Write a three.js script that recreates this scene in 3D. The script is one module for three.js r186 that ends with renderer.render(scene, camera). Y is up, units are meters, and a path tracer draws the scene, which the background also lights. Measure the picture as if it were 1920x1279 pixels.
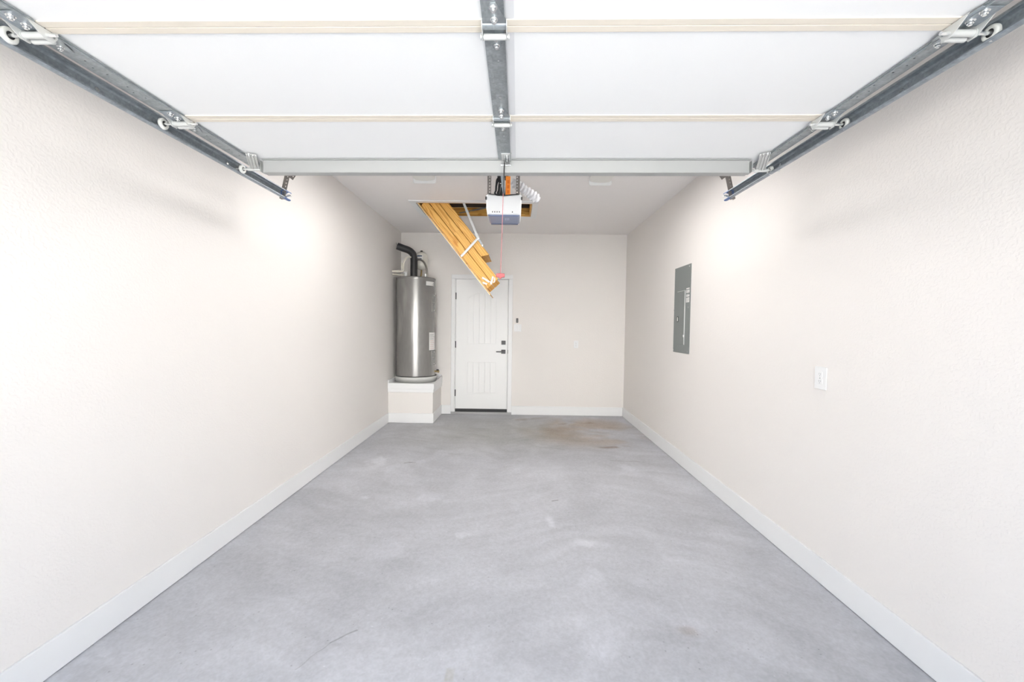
import * as THREE from 'three';
import { RoundedBoxGeometry } from 'three/addons/geometries/RoundedBoxGeometry.js';
import { mergeGeometries } from 'three/addons/utils/BufferGeometryUtils.js';
import { RectAreaLightUniformsLib } from 'three/addons/lights/RectAreaLightUniformsLib.js';

// ---------------------------------------------------------------- camera, sky, sun, exposure
const scene = new THREE.Scene();
const camera = new THREE.PerspectiveCamera(2 * Math.atan(639.5 / 780) * 180 / Math.PI, 1920 / 1279, 0.05, 200);
camera.rotation.order = 'YXZ';
camera.position.set(0, 1.3754, 0);
camera.rotation.set(-0.03468, 0.00995, 0.01303);
scene.add(camera);

scene.background = new THREE.Color().setRGB(0.38, 0.62, 1.0);
scene.backgroundIntensity = 2.0;

const sun = new THREE.DirectionalLight(new THREE.Color().setRGB(1.0, 0.985, 0.965), 67);
sun.position.set(8.4, 12, -3.6);
sun.target.position.set(0, 0, 4);
sun.castShadow = true;
sun.shadow.mapSize.set(2048, 2048);
Object.assign(sun.shadow.camera, { left: -14, right: 14, top: 14, bottom: -14, near: 1, far: 60 });
scene.add(sun, sun.target);

// the two ceiling strip lights: warm white light of the size of their diffusers, just below them
RectAreaLightUniformsLib.init();
const LAMP = new THREE.Color().setRGB(1.0, 0.985, 0.965), LAMP_POWER = 25;
const LAMPS = [[-0.891, -3.395], [0.779, -3.405]];
for (const [x, z] of LAMPS) {
  const l = new THREE.RectAreaLight(LAMP, LAMP_POWER, 0.20, 1.18);
  l.position.set(x, 2.8033 - 0.082, z); l.rotation.x = -Math.PI / 2;
  scene.add(l);
}

const renderer = new THREE.WebGLRenderer({ antialias: true });
renderer.toneMapping = THREE.LinearToneMapping;
renderer.toneMappingExposure = 0.98;
renderer.shadowMap.enabled = true;
renderer.shadowMap.type = THREE.PCFSoftShadowMap;

// ---------------------------------------------------------------- the room's measures (metres)
const H = 2.8033, BACK = -6.4498, LEFT = -1.7916, RIGHT = 1.6786, FRONT = 0.36;
const DX = -0.095;                       // centre line of the overhead door and its opening

// ---------------------------------------------------------------- helpers
let seed = 7;
const rnd = () => { seed = (seed * 1664525 + 1013904223) >>> 0; return seed / 4294967296; };
const clamp = (v, a = 0, b = 1) => Math.min(b, Math.max(a, v));
const mix = (a, b, t) => a + (b - a) * t;
const smooth = (a, b, x) => { const t = clamp((x - a) / (b - a)); return t * t * (3 - 2 * t); };
const hash = (x, y) => { let h = (Math.imul(x, 374761393) + Math.imul(y, 668265263)) | 0; h = Math.imul(h ^ (h >>> 13), 1274126177); return ((h ^ (h >>> 16)) >>> 0) / 4294967296; };
function noise(x, y, per = 0) {
  const xi = Math.floor(x), yi = Math.floor(y), fx = x - xi, fy = y - yi;
  const w = (v) => per ? ((v % per) + per) % per : v;
  const u = fx * fx * (3 - 2 * fx), v = fy * fy * (3 - 2 * fy);
  const x0 = w(xi), x1 = w(xi + 1), y0 = w(yi), y1 = w(yi + 1);
  return mix(mix(hash(x0, y0), hash(x1, y0), u), mix(hash(x0, y1), hash(x1, y1), u), v);
}
const fbm = (x, y, n = 4) => { let s = 0, a = 0.5, t = 0; for (let i = 0; i < n; i++) { s += a * noise(x + i * 17.3, y + i * 9.1); t += a; a *= 0.5; x *= 2.03; y *= 2.03; } return s / t; };
function texture(w, h, fill, color = true, repeat = true) {
  const d = new Uint8Array(w * h * 4);
  for (let j = 0; j < h; j++) for (let i = 0; i < w; i++) {
    const c = fill(i, j), k = (j * w + i) * 4;
    d[k] = clamp(c[0]) * 255; d[k + 1] = clamp(c[1]) * 255; d[k + 2] = clamp(c[2]) * 255; d[k + 3] = 255;
  }
  const t = new THREE.DataTexture(d, w, h, THREE.RGBAFormat);
  t.magFilter = THREE.LinearFilter; t.minFilter = THREE.LinearMipmapLinearFilter; t.generateMipmaps = true;
  if (repeat) t.wrapS = t.wrapT = THREE.RepeatWrapping;
  if (color) t.colorSpace = THREE.SRGBColorSpace;
  t.needsUpdate = true;
  return t;
}
const used = {};
const numbered = (n) => { const k = used[n] = (used[n] ?? -1) + 1; return k ? n + '_' + String(k).padStart(3, '0') : n; };
function clean(g) {
  const o = g.index ? g.toNonIndexed() : g;
  for (const k of Object.keys(o.attributes)) if (!['position', 'normal', 'uv'].includes(k)) o.deleteAttribute(k);
  return o;
}
const join = (l) => { const a = (Array.isArray(l) ? l : [l]).map(clean); return a.length === 1 ? a[0] : mergeGeometries(a); };
function mesh(name, geos, mat, parent = scene) {
  const j = join(geos), m = new THREE.Mesh(mat.userData.metres ? worldUV(j, mat.userData.metres) : j, mat);
  m.name = parent === scene ? numbered(name) : name;
  m.castShadow = m.receiveShadow = true;
  parent.add(m);
  return m;
}
function group(name, parent = scene, pos = [0, 0, 0]) {
  const g = new THREE.Group(); g.name = parent === scene ? numbered(name) : name;
  g.position.set(...pos); parent.add(g); return g;
}
const tag = (o, label, category, grp) => { o.userData.label = label; o.userData.category = category; if (grp) o.userData.group = grp; return o; };
const structure = (o, label, category) => { o.userData.kind = 'structure'; return tag(o, label, category); };
const partLabel = (o, label) => { o.userData.label = label; return o; };
const move = (g, x = 0, y = 0, z = 0) => g.translate(x, y, z);
const turn = (g, x = 0, y = 0, z = 0) => { if (x) g.rotateX(x); if (y) g.rotateY(y); if (z) g.rotateZ(z); return g; };
const box = (w, h, d, x = 0, y = 0, z = 0) => new THREE.BoxGeometry(w, h, d).translate(x, y, z);
const span = (x0, x1, y0, y1, z0, z1) => box(Math.abs(x1 - x0), Math.abs(y1 - y0), Math.abs(z1 - z0), (x0 + x1) / 2, (y0 + y1) / 2, (z0 + z1) / 2);
const rbox = (w, h, d, r, x = 0, y = 0, z = 0, s = 2) => new RoundedBoxGeometry(w, h, d, s, r).translate(x, y, z);
const rspan = (x0, x1, y0, y1, z0, z1, r = 0.002, s = 1) => rbox(Math.abs(x1 - x0), Math.abs(y1 - y0), Math.abs(z1 - z0), r, (x0 + x1) / 2, (y0 + y1) / 2, (z0 + z1) / 2, s);
const cyl = (r, h, n = 20, r2 = r) => new THREE.CylinderGeometry(r2, r, h, n);
const cylX = (r, h, x, y, z, n = 20) => cyl(r, h, n).rotateZ(Math.PI / 2).translate(x, y, z);
const cylZ = (r, h, x, y, z, n = 20) => cyl(r, h, n).rotateX(Math.PI / 2).translate(x, y, z);
const V = (x, y, z) => new THREE.Vector3(x, y, z);
const tube = (pts, r, n = 32, m = 10) => new THREE.TubeGeometry(new THREE.CatmullRomCurve3(pts.map((p) => V(...p))), n, r, m, false);
function bar(a, b, w, t, up = V(0, 0, 1)) {            // flat bar from a to b, w across, t along "up"
  const A = V(...a), B = V(...b), x = B.clone().sub(A), l = x.length(); x.normalize();
  const z = up.clone().addScaledVector(x, -up.dot(x)).normalize(), y = z.clone().cross(x);
  return new THREE.BoxGeometry(l, w, t).applyMatrix4(new THREE.Matrix4().makeBasis(x, y, z).setPosition(A.add(B).multiplyScalar(0.5)));
}
function extrude(pts, depth, holes = [], bevel = 0) {
  const s = new THREE.Shape(pts.map((p) => new THREE.Vector2(...p)));
  for (const h of holes) s.holes.push(new THREE.Path(h.map((p) => new THREE.Vector2(...p))));
  return new THREE.ExtrudeGeometry(s, bevel ? { depth: depth - 2 * bevel, bevelEnabled: true, bevelSize: bevel, bevelThickness: bevel, bevelSegments: 1, bevelOffset: -bevel } : { depth, bevelEnabled: false });
}
const ring = (x, y, r, n = 10, ry = r) => Array.from({ length: n }, (_, i) => [x + r * Math.cos(-i / n * 2 * Math.PI), y + ry * Math.sin(-i / n * 2 * Math.PI)]);
const rect = (x0, x1, y0, y1) => [[x0, y0], [x1, y0], [x1, y1], [x0, y1]];
function uvBy(g, fn) {                                    // uv from position and normal
  const o = clean(g), p = o.attributes.position, n = o.attributes.normal, uv = o.attributes.uv;
  for (let i = 0; i < p.count; i++) uv.setXY(i, ...fn(p.getX(i), p.getY(i), p.getZ(i), n.getX(i), n.getY(i), n.getZ(i)));
  return o;
}
const worldUV = (g, s = 1) => uvBy(g, (x, y, z, nx, ny, nz) => Math.abs(ny) > 0.7 ? [x / s, z / s] : Math.abs(nx) > 0.7 ? [z / s, y / s] : [x / s, y / s]);

// ---------------------------------------------------------------- materials
const peel = texture(512, 512, (i, j) => {
  const a = noise(i / 8, j / 8, 64), b = noise(i / 4 + 9, j / 4 + 5, 128), c = noise(i / 16 + 3, j / 16 + 1, 32);
  const v = smooth(0.35, 0.7, 0.55 * a + 0.25 * b + 0.2 * c); return [v, v, v];
}, false);
const spangle = texture(256, 256, (i, j) => { const a = noise(i / 5, j / 5), b = noise(i / 17 + 4, j / 17 + 8); const v = 0.80 + 0.10 * (a - 0.5) + 0.11 * (b - 0.5); return [v * 0.985, v, v * 1.01]; });
const std = (r, g, b, rough = 0.6, extra = {}) => new THREE.MeshStandardMaterial({ color: new THREE.Color().setRGB(r, g, b), roughness: rough, metalness: 0, ...extra });
const M = {
  wall: std(0.840, 0.805, 0.775, 0.75, { bumpMap: peel, bumpScale: 0.0004 }),
  ceiling: std(0.90, 0.87, 0.855, 0.85, { bumpMap: peel, bumpScale: 0.0004 }),
  trim: std(0.86, 0.86, 0.86, 0.45),
  whiteDoor: std(0.88, 0.88, 0.875, 0.42),
  foam: std(0.88, 0.88, 0.88, 0.7),
  cream: std(0.80, 0.73, 0.63, 0.6),
  zinc: std(0.62, 0.65, 0.66, 0.40, { metalness: 0.55, map: spangle }),
  zincDark: std(0.50, 0.54, 0.58, 0.42, { metalness: 0.35, map: spangle }),
  zincLight: std(0.62, 0.63, 0.62, 0.45, { metalness: 0.25 }),
  strut: std(0.41, 0.415, 0.41, 0.5, { metalness: 0.2 }),
  cable: std(0.018, 0.018, 0.019, 0.75),
  bolt: std(0.82, 0.83, 0.83, 0.25, { metalness: 0.85 }),
  hole: std(0.03, 0.03, 0.03, 0.8),
  nylon: std(0.72, 0.73, 0.70, 0.4),
  rubber: std(0.025, 0.025, 0.027, 0.55),
  black: std(0.03, 0.03, 0.032, 0.4),
  bronze: std(0.045, 0.043, 0.045, 0.35, { metalness: 0.4 }),
  perforated: std(0.27, 0.25, 0.235, 0.5, { metalness: 0.6 }),
  opener: std(0.80, 0.81, 0.82, 0.4),
  lens: std(0.17, 0.21, 0.34, 0.3),
  lensDark: std(0.07, 0.085, 0.15, 0.3),
  red: std(0.45, 0.085, 0.09, 0.5),
  redCord: std(0.50, 0.18, 0.19, 0.7),
  orange: std(0.95, 0.29, 0.03, 0.5),
  bluePaint: std(0.10, 0.17, 0.36, 0.4, { metalness: 0.3 }),
  panel: std(0.215, 0.235, 0.23, 0.45, { metalness: 0.1 }),
  panelDoor: std(0.205, 0.225, 0.22, 0.42, { metalness: 0.1 }),
  plate: std(0.86, 0.86, 0.86, 0.35),
  lampLens: std(0.58, 0.57, 0.54, 0.35, { emissive: new THREE.Color().setRGB(1.0, 0.95, 0.86), emissiveIntensity: 0.12 }),
  tankTrim: std(0.20, 0.20, 0.20, 0.4, { metalness: 0.5 }),
  pan: std(0.72, 0.72, 0.70, 0.45),
  cpvc: std(0.80, 0.76, 0.66, 0.4),
  expansion: std(0.72, 0.70, 0.64, 0.35),
  navy: std(0.05, 0.09, 0.17, 0.4),
  braid: std(0.36, 0.34, 0.31, 0.35, { metalness: 0.6 }),
  brass: std(0.42, 0.32, 0.16, 0.35, { metalness: 0.8 }),
  sticker: std(0.80, 0.79, 0.77, 0.5),
  print: std(0.30, 0.30, 0.31, 0.5),
  pinkPrint: std(0.72, 0.50, 0.47, 0.5),
  plastic: new THREE.MeshPhysicalMaterial({ color: new THREE.Color().setRGB(0.86, 0.86, 0.88), roughness: 0.35, transmission: 0.25, thickness: 0, clearcoat: 0.3 }),
  drive: std(0.60, 0.595, 0.57, 0.9),
  gravel: std(0.45, 0.43, 0.39, 0.95),
  siding: std(0.80, 0.79, 0.76, 0.8),
  attic: std(0.10, 0.07, 0.05, 0.9),
};
for (const k of ['zinc', 'zincDark']) M[k].userData.metres = 0.3;
const tankSkin = texture(256, 512, (i, j) => {
  const a = fbm(i / 40, j / 60, 4), b = noise(i / 2, j / 2), c = smooth(0.55, 0.8, fbm(i / 28 + 7, j / 34 + 2, 4));
  const v = 0.62 + 0.06 * (a - 0.5) + 0.025 * (b - 0.5) + 0.12 * c; return [v, v * 0.99, v * 0.975];
});
M.tank = std(0.85, 0.85, 0.85, 0.24, { metalness: 0.5, map: tankSkin });
function pine(s0) {
  return texture(512, 128, (i, j) => {
    const x = i / 512 * 4, y = j / 128 * 6 + s0 * 13.7;
    const warp = 0.9 * fbm(x * 0.6 + s0, y * 0.35, 3);
    const rings = Math.abs(Math.sin((y * 1.15 + warp * 5.0 + 0.35 * noise(x * 0.8, y * 2)) * Math.PI));
    const late = smooth(0.72, 0.98, rings), fine = noise(x * 3, y * 26), pore = noise(x * 14, y * 60);
    let kx = (x + s0 * 1.3) % 4 - 2.2, ky = (j / 128 - 0.42) * 0.8; const kn = 1 - smooth(0.02, 0.11, Math.hypot(kx * 0.55, ky));
    const t = clamp(0.62 * late + 0.20 * (fine - 0.4) + 0.1 * (pore - 0.5) + 0.9 * kn);
    return [mix(0.95, 0.76, t), mix(0.755, 0.51, t), mix(0.42, 0.185, t)];
  });
}
const pines = [0.3, 1.1, 2.7, 3.9].map((s) => std(0.95, 0.93, 0.9, 0.55, { map: pine(s) }));
const boardUV = (g, off = 0) => uvBy(g, (x, y, z, nx, ny, nz) => Math.abs(nx) > 0.7 ? [z / 0.5 + off, y / 0.16] : [x / 1.4 + off, (Math.abs(ny) > Math.abs(nz) ? z : y) / 0.14 + off * 0.7]);

// concrete slab: trowel swirls, pale scuffs, brown stains at the back, specks
const FW = RIGHT - LEFT, FD = FRONT - BACK;
const concrete = texture(1024, 2048, (i, j) => {
  const x = LEFT + (i + 0.5) / 1024 * FW, z = BACK + (j + 0.5) / 2048 * FD;
  const wx = x + 0.35 * (fbm(x * 1.6, z * 1.6, 3) - 0.5), wz = z + 0.35 * (fbm(x * 1.6 + 40, z * 1.6 + 11, 3) - 0.5);
  const big = fbm(wx * 1.3 + 3, wz * 1.3, 5) - 0.5, mid = fbm(wx * 5 + 11, wz * 4, 4) - 0.5, fine = noise(x * 150, z * 150) - 0.5, grit = noise(x * 60 + 5, z * 60) - 0.5;
  const swirl = fbm(wx * 3 + 1.5 * Math.sin(wz * 2.2), wz * 14 + 2 * Math.sin(wx * 3), 3) - 0.5;
  let v = 0.735 + 0.095 * big + 0.075 * mid + 0.04 * fine + 0.035 * grit + 0.055 * swirl;
  let r = v * 0.992, g = v * 0.996, b = v * 1.025;
  const pale = smooth(0.60, 0.74, fbm(wx * 2.6 + 21, wz * 2.1 + 7, 5)) * 0.5;
  r += pale * 0.07; g += pale * 0.07; b += pale * 0.075;
  // brown damp stain in the back right quarter
  const bd = Math.hypot((x - 0.95) / 0.95, (z + 5.55) / 0.95), bs = (1 - smooth(0.35, 1.1, bd)) * smooth(0.34, 0.66, fbm(wx * 2.2 + 5, wz * 2.2 + 31, 5));
  r += bs * -0.035; g += bs * -0.085; b += bs * -0.140;
  const gd = 1 - smooth(0.15, 1.0, Math.hypot((x + 0.2) / 1.9, (z + 5.4) / 1.3)), gs = gd * (0.35 + 0.65 * fbm(wx * 3, wz * 3 + 9, 4));
  r -= gs * 0.055; g -= gs * 0.058; b -= gs * 0.09;
  for (const [sx, sz, rx, rz, k] of [[1.17, -4.75, 0.22, 0.07, 0.17], [0.75, -5.9, 0.10, 0.06, 0.13], [1.05, -5.95, 0.16, 0.05, 0.12], [0.15, -6.2, 0.3, 0.1, 0.09], [0.72, -1.86, 0.07, 0.07, 0.08]]) {
    const s = (1 - smooth(0.2, 1, Math.hypot((wx - sx) / rx, (wz - sz) / rz))) * smooth(0.25, 0.6, fbm(x * 9, z * 9, 3)) * k;
    r -= s * 0.75; g -= s; b -= s * 1.2;
  }
  for (const [sx, sz, rx, rz] of [[-0.68, -4.68, 0.07, 0.34], [-0.62, -5.3, 0.05, 0.05], [-1.25, -5.35, 0.2, 0.1], [-1.35, -4.1, 0.16, 0.34], [-1.2, -3.3, 0.1, 0.06], [0.45, -2.55, 0.16, 0.1], [-0.35, -2.7, 0.12, 0.08], [0.25, -2.9, 0.05, 0.12]]) {
    const s = (1 - smooth(0.2, 1.1, Math.hypot((wx - sx) / rx, (wz - sz) / rz))) * smooth(0.4, 0.75, fbm(x * 9 + 3, z * 6, 4)) * 0.085;
    r += s; g += s; b += s;
  }
  const sp = hash(Math.floor(x * 190), Math.floor(z * 190)), sd = noise(x * 2.3 + 60, z * 2.3);
  if (sp > 0.9992 - 0.0016 * smooth(0.5, 0.9, sd)) { r -= 0.10; g -= 0.105; b -= 0.105; }
  if (sp < 0.0007) { r += 0.06; g += 0.06; b += 0.06; }
  // hairline cracks and dark scratches
  const line = (x0, z0, x1, z1, w, k) => { const dx = x1 - x0, dz = z1 - z0, t = clamp(((x - x0) * dx + (z - z0) * dz) / (dx * dx + dz * dz)); const wob = 0.012 * (noise(x * 22, z * 22) - 0.5); const d = Math.hypot(x - x0 - t * dx + wob, z - z0 - t * dz + wob); if (d < w) { const s = k * (1 - d / w); r -= s; g -= s * 1.05; b -= s * 1.1; } };
  line(-0.78, -1.74, -0.70, -1.82, 0.006, 0.16); line(-0.86, -1.60, -0.78, -1.74, 0.004, 0.12);
  line(0.30, -3.25, 0.345, -3.27, 0.008, 0.4); line(1.0, -4.28, 1.32, -4.25, 0.008, 0.2); line(-1.10, -4.10, -1.0, -4.13, 0.012, 0.22); line(-1.08, -4.14, -1.0, -4.1, 0.006, 0.2);
  line(0.30, -4.72, 0.55, -4.65, 0.012, 0.08);
  { const s = 0.07 * (1 - smooth(0.5, 1, Math.max(Math.abs(x + 0.245) / 0.022, Math.abs(z + 1.59) / 0.04))) * (0.5 + 0.5 * noise(x * 90, z * 60)); r -= s * 0.7; g -= s * 0.8; b -= s * 1.3; }
  return [r, g, b];
}, true, false);
M.floor = std(1, 1, 1, 0.62, { map: concrete });

// ---------------------------------------------------------------- the room shell
const T = 0.14;
const floorGeo = uvBy(span(LEFT - T, RIGHT + T, -0.15, 0, BACK - T, FRONT), (x, y, z) => [(x - LEFT) / FW, (z - BACK) / FD]);
structure(mesh('floor', floorGeo, M.floor), 'grey trowelled concrete garage floor slab with scuffs and brown stains', 'floor');
structure(mesh('wall_left', worldUV(span(LEFT - T, LEFT, 0, H, BACK - T, FRONT + T), 0.5), M.wall), 'pale textured drywall beside the water heater', 'wall');
structure(mesh('wall_right', worldUV(span(RIGHT, RIGHT + T, 0, H, BACK - T, FRONT + T), 0.5), M.wall), 'pale textured drywall carrying the grey breaker panel', 'wall');
// back wall with the doorway
const DOOR = { x0: -0.9435, x1: -0.1305, y0: 0.048, y1: 2.098 };
{
  const o = [DOOR.x0 - 0.02, DOOR.x1 + 0.02, DOOR.y1 + 0.02];
  const g = extrude([[LEFT, 0], [o[0], 0], [o[0], o[2]], [o[1], o[2]], [o[1], 0], [RIGHT, 0], [RIGHT, H], [LEFT, H]], T);
  structure(mesh('wall_back', worldUV(g.translate(0, 0, BACK - T), 0.5), M.wall), 'pale textured end wall around the white entry door', 'wall');
}
// ceiling with the attic hatch cut out
const HATCH = { x0: -1.178, x1: 0.164, z0: -5.405, z1: -4.84 };
{
  const g = extrude([[LEFT - T, -FRONT - T], [RIGHT + T, -FRONT - T], [RIGHT + T, -BACK + T], [LEFT - T, -BACK + T]], 0.10,
    [[[HATCH.x0, -HATCH.z1], [HATCH.x0, -HATCH.z0], [HATCH.x1, -HATCH.z0], [HATCH.x1, -HATCH.z1]]]);
  g.rotateX(-Math.PI / 2).translate(0, H, 0);
  structure(mesh('ceiling', worldUV(g, 0.5), M.ceiling), 'pale textured drywall ceiling with the attic hatch opening', 'ceiling');
}
// front wall around the overhead door opening, behind the camera
const OPEN = { x0: DX - 1.36, x1: DX + 1.36, y1: 2.16 };
{
  const g = extrude([[LEFT, 0], [OPEN.x0, 0], [OPEN.x0, OPEN.y1], [OPEN.x1, OPEN.y1], [OPEN.x1, 0], [RIGHT, 0], [RIGHT, H], [LEFT, H]], T);
  structure(mesh('wall_front', worldUV(g.translate(0, 0, FRONT), 0.5), M.wall), 'pale front wall around the overhead door opening', 'wall');
}
// attic above the hatch: closed and unlit
{
  const a = group('attic_space');
  structure(a, 'dark attic space above the hatch', 'attic');
  mesh('roof_deck', [span(LEFT - T, RIGHT + T, 4.2, 4.25, BACK - T, FRONT + T), span(LEFT - T - 0.05, LEFT - T, H, 4.25, BACK - T, FRONT + T), span(RIGHT + T, RIGHT + T + 0.05, H, 4.25, BACK - T, FRONT + T),
    span(LEFT - T, RIGHT + T, H + 0.1, 4.25, BACK - T - 0.05, BACK - T), span(LEFT - T, RIGHT + T, H + 0.1, 4.25, FRONT + T, FRONT + T + 0.05)], M.attic, a);
  mesh('ceiling_joist', span(LEFT, RIGHT, H + 0.1, H + 0.28, HATCH.z0 - 0.045, HATCH.z0 - 0.005), M.attic, a);
  mesh('ceiling_joist', span(LEFT, RIGHT, H + 0.1, H + 0.28, HATCH.z1 + 0.005, HATCH.z1 + 0.045), M.attic, a);
  for (let z = -6.2; z < 0.2; z += 0.61) mesh('rafter', span(LEFT, RIGHT, 4.05, 4.2, z, z + 0.04), M.attic, a);
}
// what lies outside the opening: driveway and yard
structure(mesh('driveway', span(-3.2, 3.0, -0.16, -0.02, FRONT, 11), M.drive), 'pale concrete driveway outside the opening', 'driveway');
structure(mesh('yard', [span(-40, -3.2, -0.2, -0.04, FRONT + T, 45), span(3.0, 40, -0.2, -0.04, FRONT + T, 45), span(-3.2, 3.0, -0.2, -0.04, 11, 45)], M.gravel), 'pale gravel yard beside the driveway', 'yard');

// the sunlit pale house across the drive, which throws light back through the opening
{
  const n = group('neighbour_house', scene, [0, -0.04, 11]);
  structure(n, 'pale sunlit house across the driveway', 'house');
  mesh('house_wall', span(-9, 9, 0, 5.4, 0, 7), M.siding, n);
  for (const x of [-6.4, -2.2, 2.2, 6.4]) for (const y of [1.0, 3.6]) {
    const w = mesh('window_frame', [span(x - 0.55, x + 0.55, y, y + 0.06, -0.05, 0.0), span(x - 0.55, x + 0.55, y + 1.24, y + 1.3, -0.05, 0), span(x - 0.55, x - 0.49, y, y + 1.3, -0.05, 0), span(x + 0.49, x + 0.55, y, y + 1.3, -0.05, 0)], M.trim, n);
    mesh('pane', span(x - 0.49, x + 0.49, y + 0.06, y + 1.24, -0.02, -0.005), std(0.10, 0.11, 0.12, 0.1), w);
  }
  mesh('roof', extrude([[-0.5, 5.4], [7.5, 5.4], [3.5, 7.4]], 18.8).rotateY(-Math.PI / 2).translate(9.4, 0, 0), std(0.18, 0.17, 0.16, 0.9), n);
}

// baseboards
const BH = 0.14, BT = 0.013;
const PLAT = { x1: -1.160, z1: -5.80, top: 0.56 };
const base = (name, g, label) => structure(mesh(name, g, M.trim), label, 'baseboard');
base('baseboard_left', rspan(LEFT, LEFT + BT, 0.003, BH, PLAT.z1 + BT, FRONT, 0.003), 'white baseboard along the wall beside the water heater');
base('baseboard_right', rspan(RIGHT - BT, RIGHT, 0.003, BH, BACK, FRONT, 0.003), 'white baseboard under the grey breaker panel');
base('baseboard_back', [rspan(PLAT.x1 + BT, -1.009, 0.003, BH, BACK, BACK + BT, 0.003), rspan(-0.061, RIGHT - BT, 0.003, BH, BACK, BACK + BT, 0.003)], 'white baseboard of the end wall beside the entry door');

// ---------------------------------------------------------------- entry door
{
  const d = group('door_1', scene, [0, 0, BACK]);
  structure(d, 'white two-panel plank entry door with black lever and deadbolt', 'door');
  const { x0, x1, y0, y1 } = DOOR, w = x1 - x0;
  // slab face with two recessed panels; upper one has an arched top
  const px0 = x0 + 0.155, px1 = x1 - 0.145, arch = (yb, yt, rise, inset) => {
    const a = px0 + inset, b = px1 - inset, pts = [[a, yb + inset], [b, yb + inset], [b, yt - rise - inset]];
    for (let k = 1; k < 12; k++) { const t = k / 12; pts.push([mix(b, a, t), yt - rise - inset + rise * Math.sin(t * Math.PI)]); }
    pts.push([a, yt - rise - inset]); return pts;
  };
  const lo = [y0 + 0.25, y0 + 0.80], up = [y0 + 1.02, y0 + 1.88];
  const rev = (p) => p.slice().reverse();
  const slab = mesh('door_slab', [extrude(rect(x0 + 0.003, x1 - 0.003, y0 + 0.028, y1 - 0.003), 0.014, [rev(arch(lo[0], lo[1], 0, 0)), rev(arch(up[0], up[1], 0.09, 0))]).translate(0, 0, -0.034), span(x0 + 0.003, x1 - 0.003, y0 + 0.028, y1 - 0.003, -0.058, -0.032)], M.whiteDoor, d);
  for (const [r, rise] of [[lo, 0], [up, 0.09]]) {
    mesh('panel_moulding', extrude(arch(r[0], r[1], rise, 0.0), 0.011, [rev(arch(r[0], r[1], rise, 0.018))]).translate(0, 0, -0.0335), M.whiteDoor, slab);
    // planks with V grooves between them
    const n = 5, a = px0 + 0.034, b = px1 - 0.034;
    for (let k = 0; k < n; k++) {
      const xa = mix(a, b, k / n) + 0.003, xb = mix(a, b, (k + 1) / n) - 0.003, top = (x) => rise ? r[1] - rise - 0.034 + rise * Math.sin((x - a) / (b - a) * Math.PI) : r[1] - 0.034;
      const xm = (xa + xb) / 2;
      mesh('plank', extrude([[xa, r[0] + 0.034], [xb, r[0] + 0.034], [xb, top(xb)], [xm, top(xm)], [xa, top(xa)]], 0.008, [], 0.0025).translate(0, 0, -0.0325), M.whiteDoor, slab);
    }
  }
  mesh('door_sweep', [rspan(x0 - 0.002, x1 + 0.002, y0 - 0.012, y0 + 0.034, -0.034, -0.008, 0.006, 2), span(x0, x1, y0 + 0.010, y0 + 0.016, -0.009, -0.0065)], M.rubber, d).userData.label = 'black rubber sweep along the door bottom';
  const jamb = mesh('door_jamb', [span(x0 - 0.02, x0, 0.035, y1 + 0.02, -T, -0.006), span(x1, x1 + 0.02, 0.035, y1 + 0.02, -T, -0.006), span(x0 - 0.02, x1 + 0.02, y1, y1 + 0.02, -T, -0.006)], M.trim, d);
  mesh('door_stop', [span(x0 - 0.004, x0 + 0.014, 0.035, y1, -0.075, -0.0585), span(x1 - 0.014, x1 + 0.004, 0.035, y1, -0.075, -0.0585), span(x0, x1, y1 - 0.014, y1 + 0.004, -0.075, -0.0585), span(x0 - 0.02, x1 + 0.02, 0.03, y1 + 0.02, -T - 0.01, -T + 0.004)], M.trim, d);
  mesh('threshold', span(x0 - 0.065, x1 + 0.07, 0, 0.036, -T, 0.010), std(0.42, 0.415, 0.42, 0.8), d).userData.label = 'grey concrete threshold';
  mesh('casing_left', rspan(-1.009, x0 - 0.008, 0.038, y1 + 0.008, 0, 0.016, 0.004), M.trim, d);
  mesh('casing_right', rspan(x1 + 0.006, -0.061, 0.038, y1 + 0.008, 0, 0.016, 0.004), M.trim, d);
  mesh('casing_top', rspan(-1.009, -0.061, y1 + 0.008, 2.168, 0, 0.016, 0.004), M.trim, d);
  for (const y of [1.837, 1.086, 0.328]) mesh('door_hinge', [cyl(0.0075, 0.10, 12).translate(x0 - 0.001, y, -0.012), cyl(0.009, 0.006, 12).translate(x0 - 0.001, y + 0.05, -0.012), span(x0 - 0.006, x0 + 0.008, y - 0.05, y + 0.05, -0.0215, -0.018)], M.bronze, d);
  const dead = mesh('deadbolt', rspan(-0.229, -0.164, 1.092, 1.154, -0.021, -0.009, 0.003), M.bronze, d);
  mesh('thumb_turn', [cylZ(0.014, 0.012, -0.197, 1.123, -0.004), rspan(-0.2, -0.194, 1.105, 1.141, -0.004, 0.016, 0.002)], M.bronze, dead);
  const lev = mesh('lever_rose', rspan(-0.229, -0.164, 0.951, 1.014, -0.021, -0.009, 0.003), M.bronze, d);
  mesh('lever_handle', [cylZ(0.011, 0.045, -0.196, 0.983, 0.012), rspan(-0.308, -0.184, 0.976, 0.990, 0.028, 0.038, 0.003)], M.bronze, lev);
  mesh('strike_plate', rspan(-0.1305, -0.124, 0.955, 1.012, -0.02, -0.004, 0.001), M.bronze, d);
}

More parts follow.
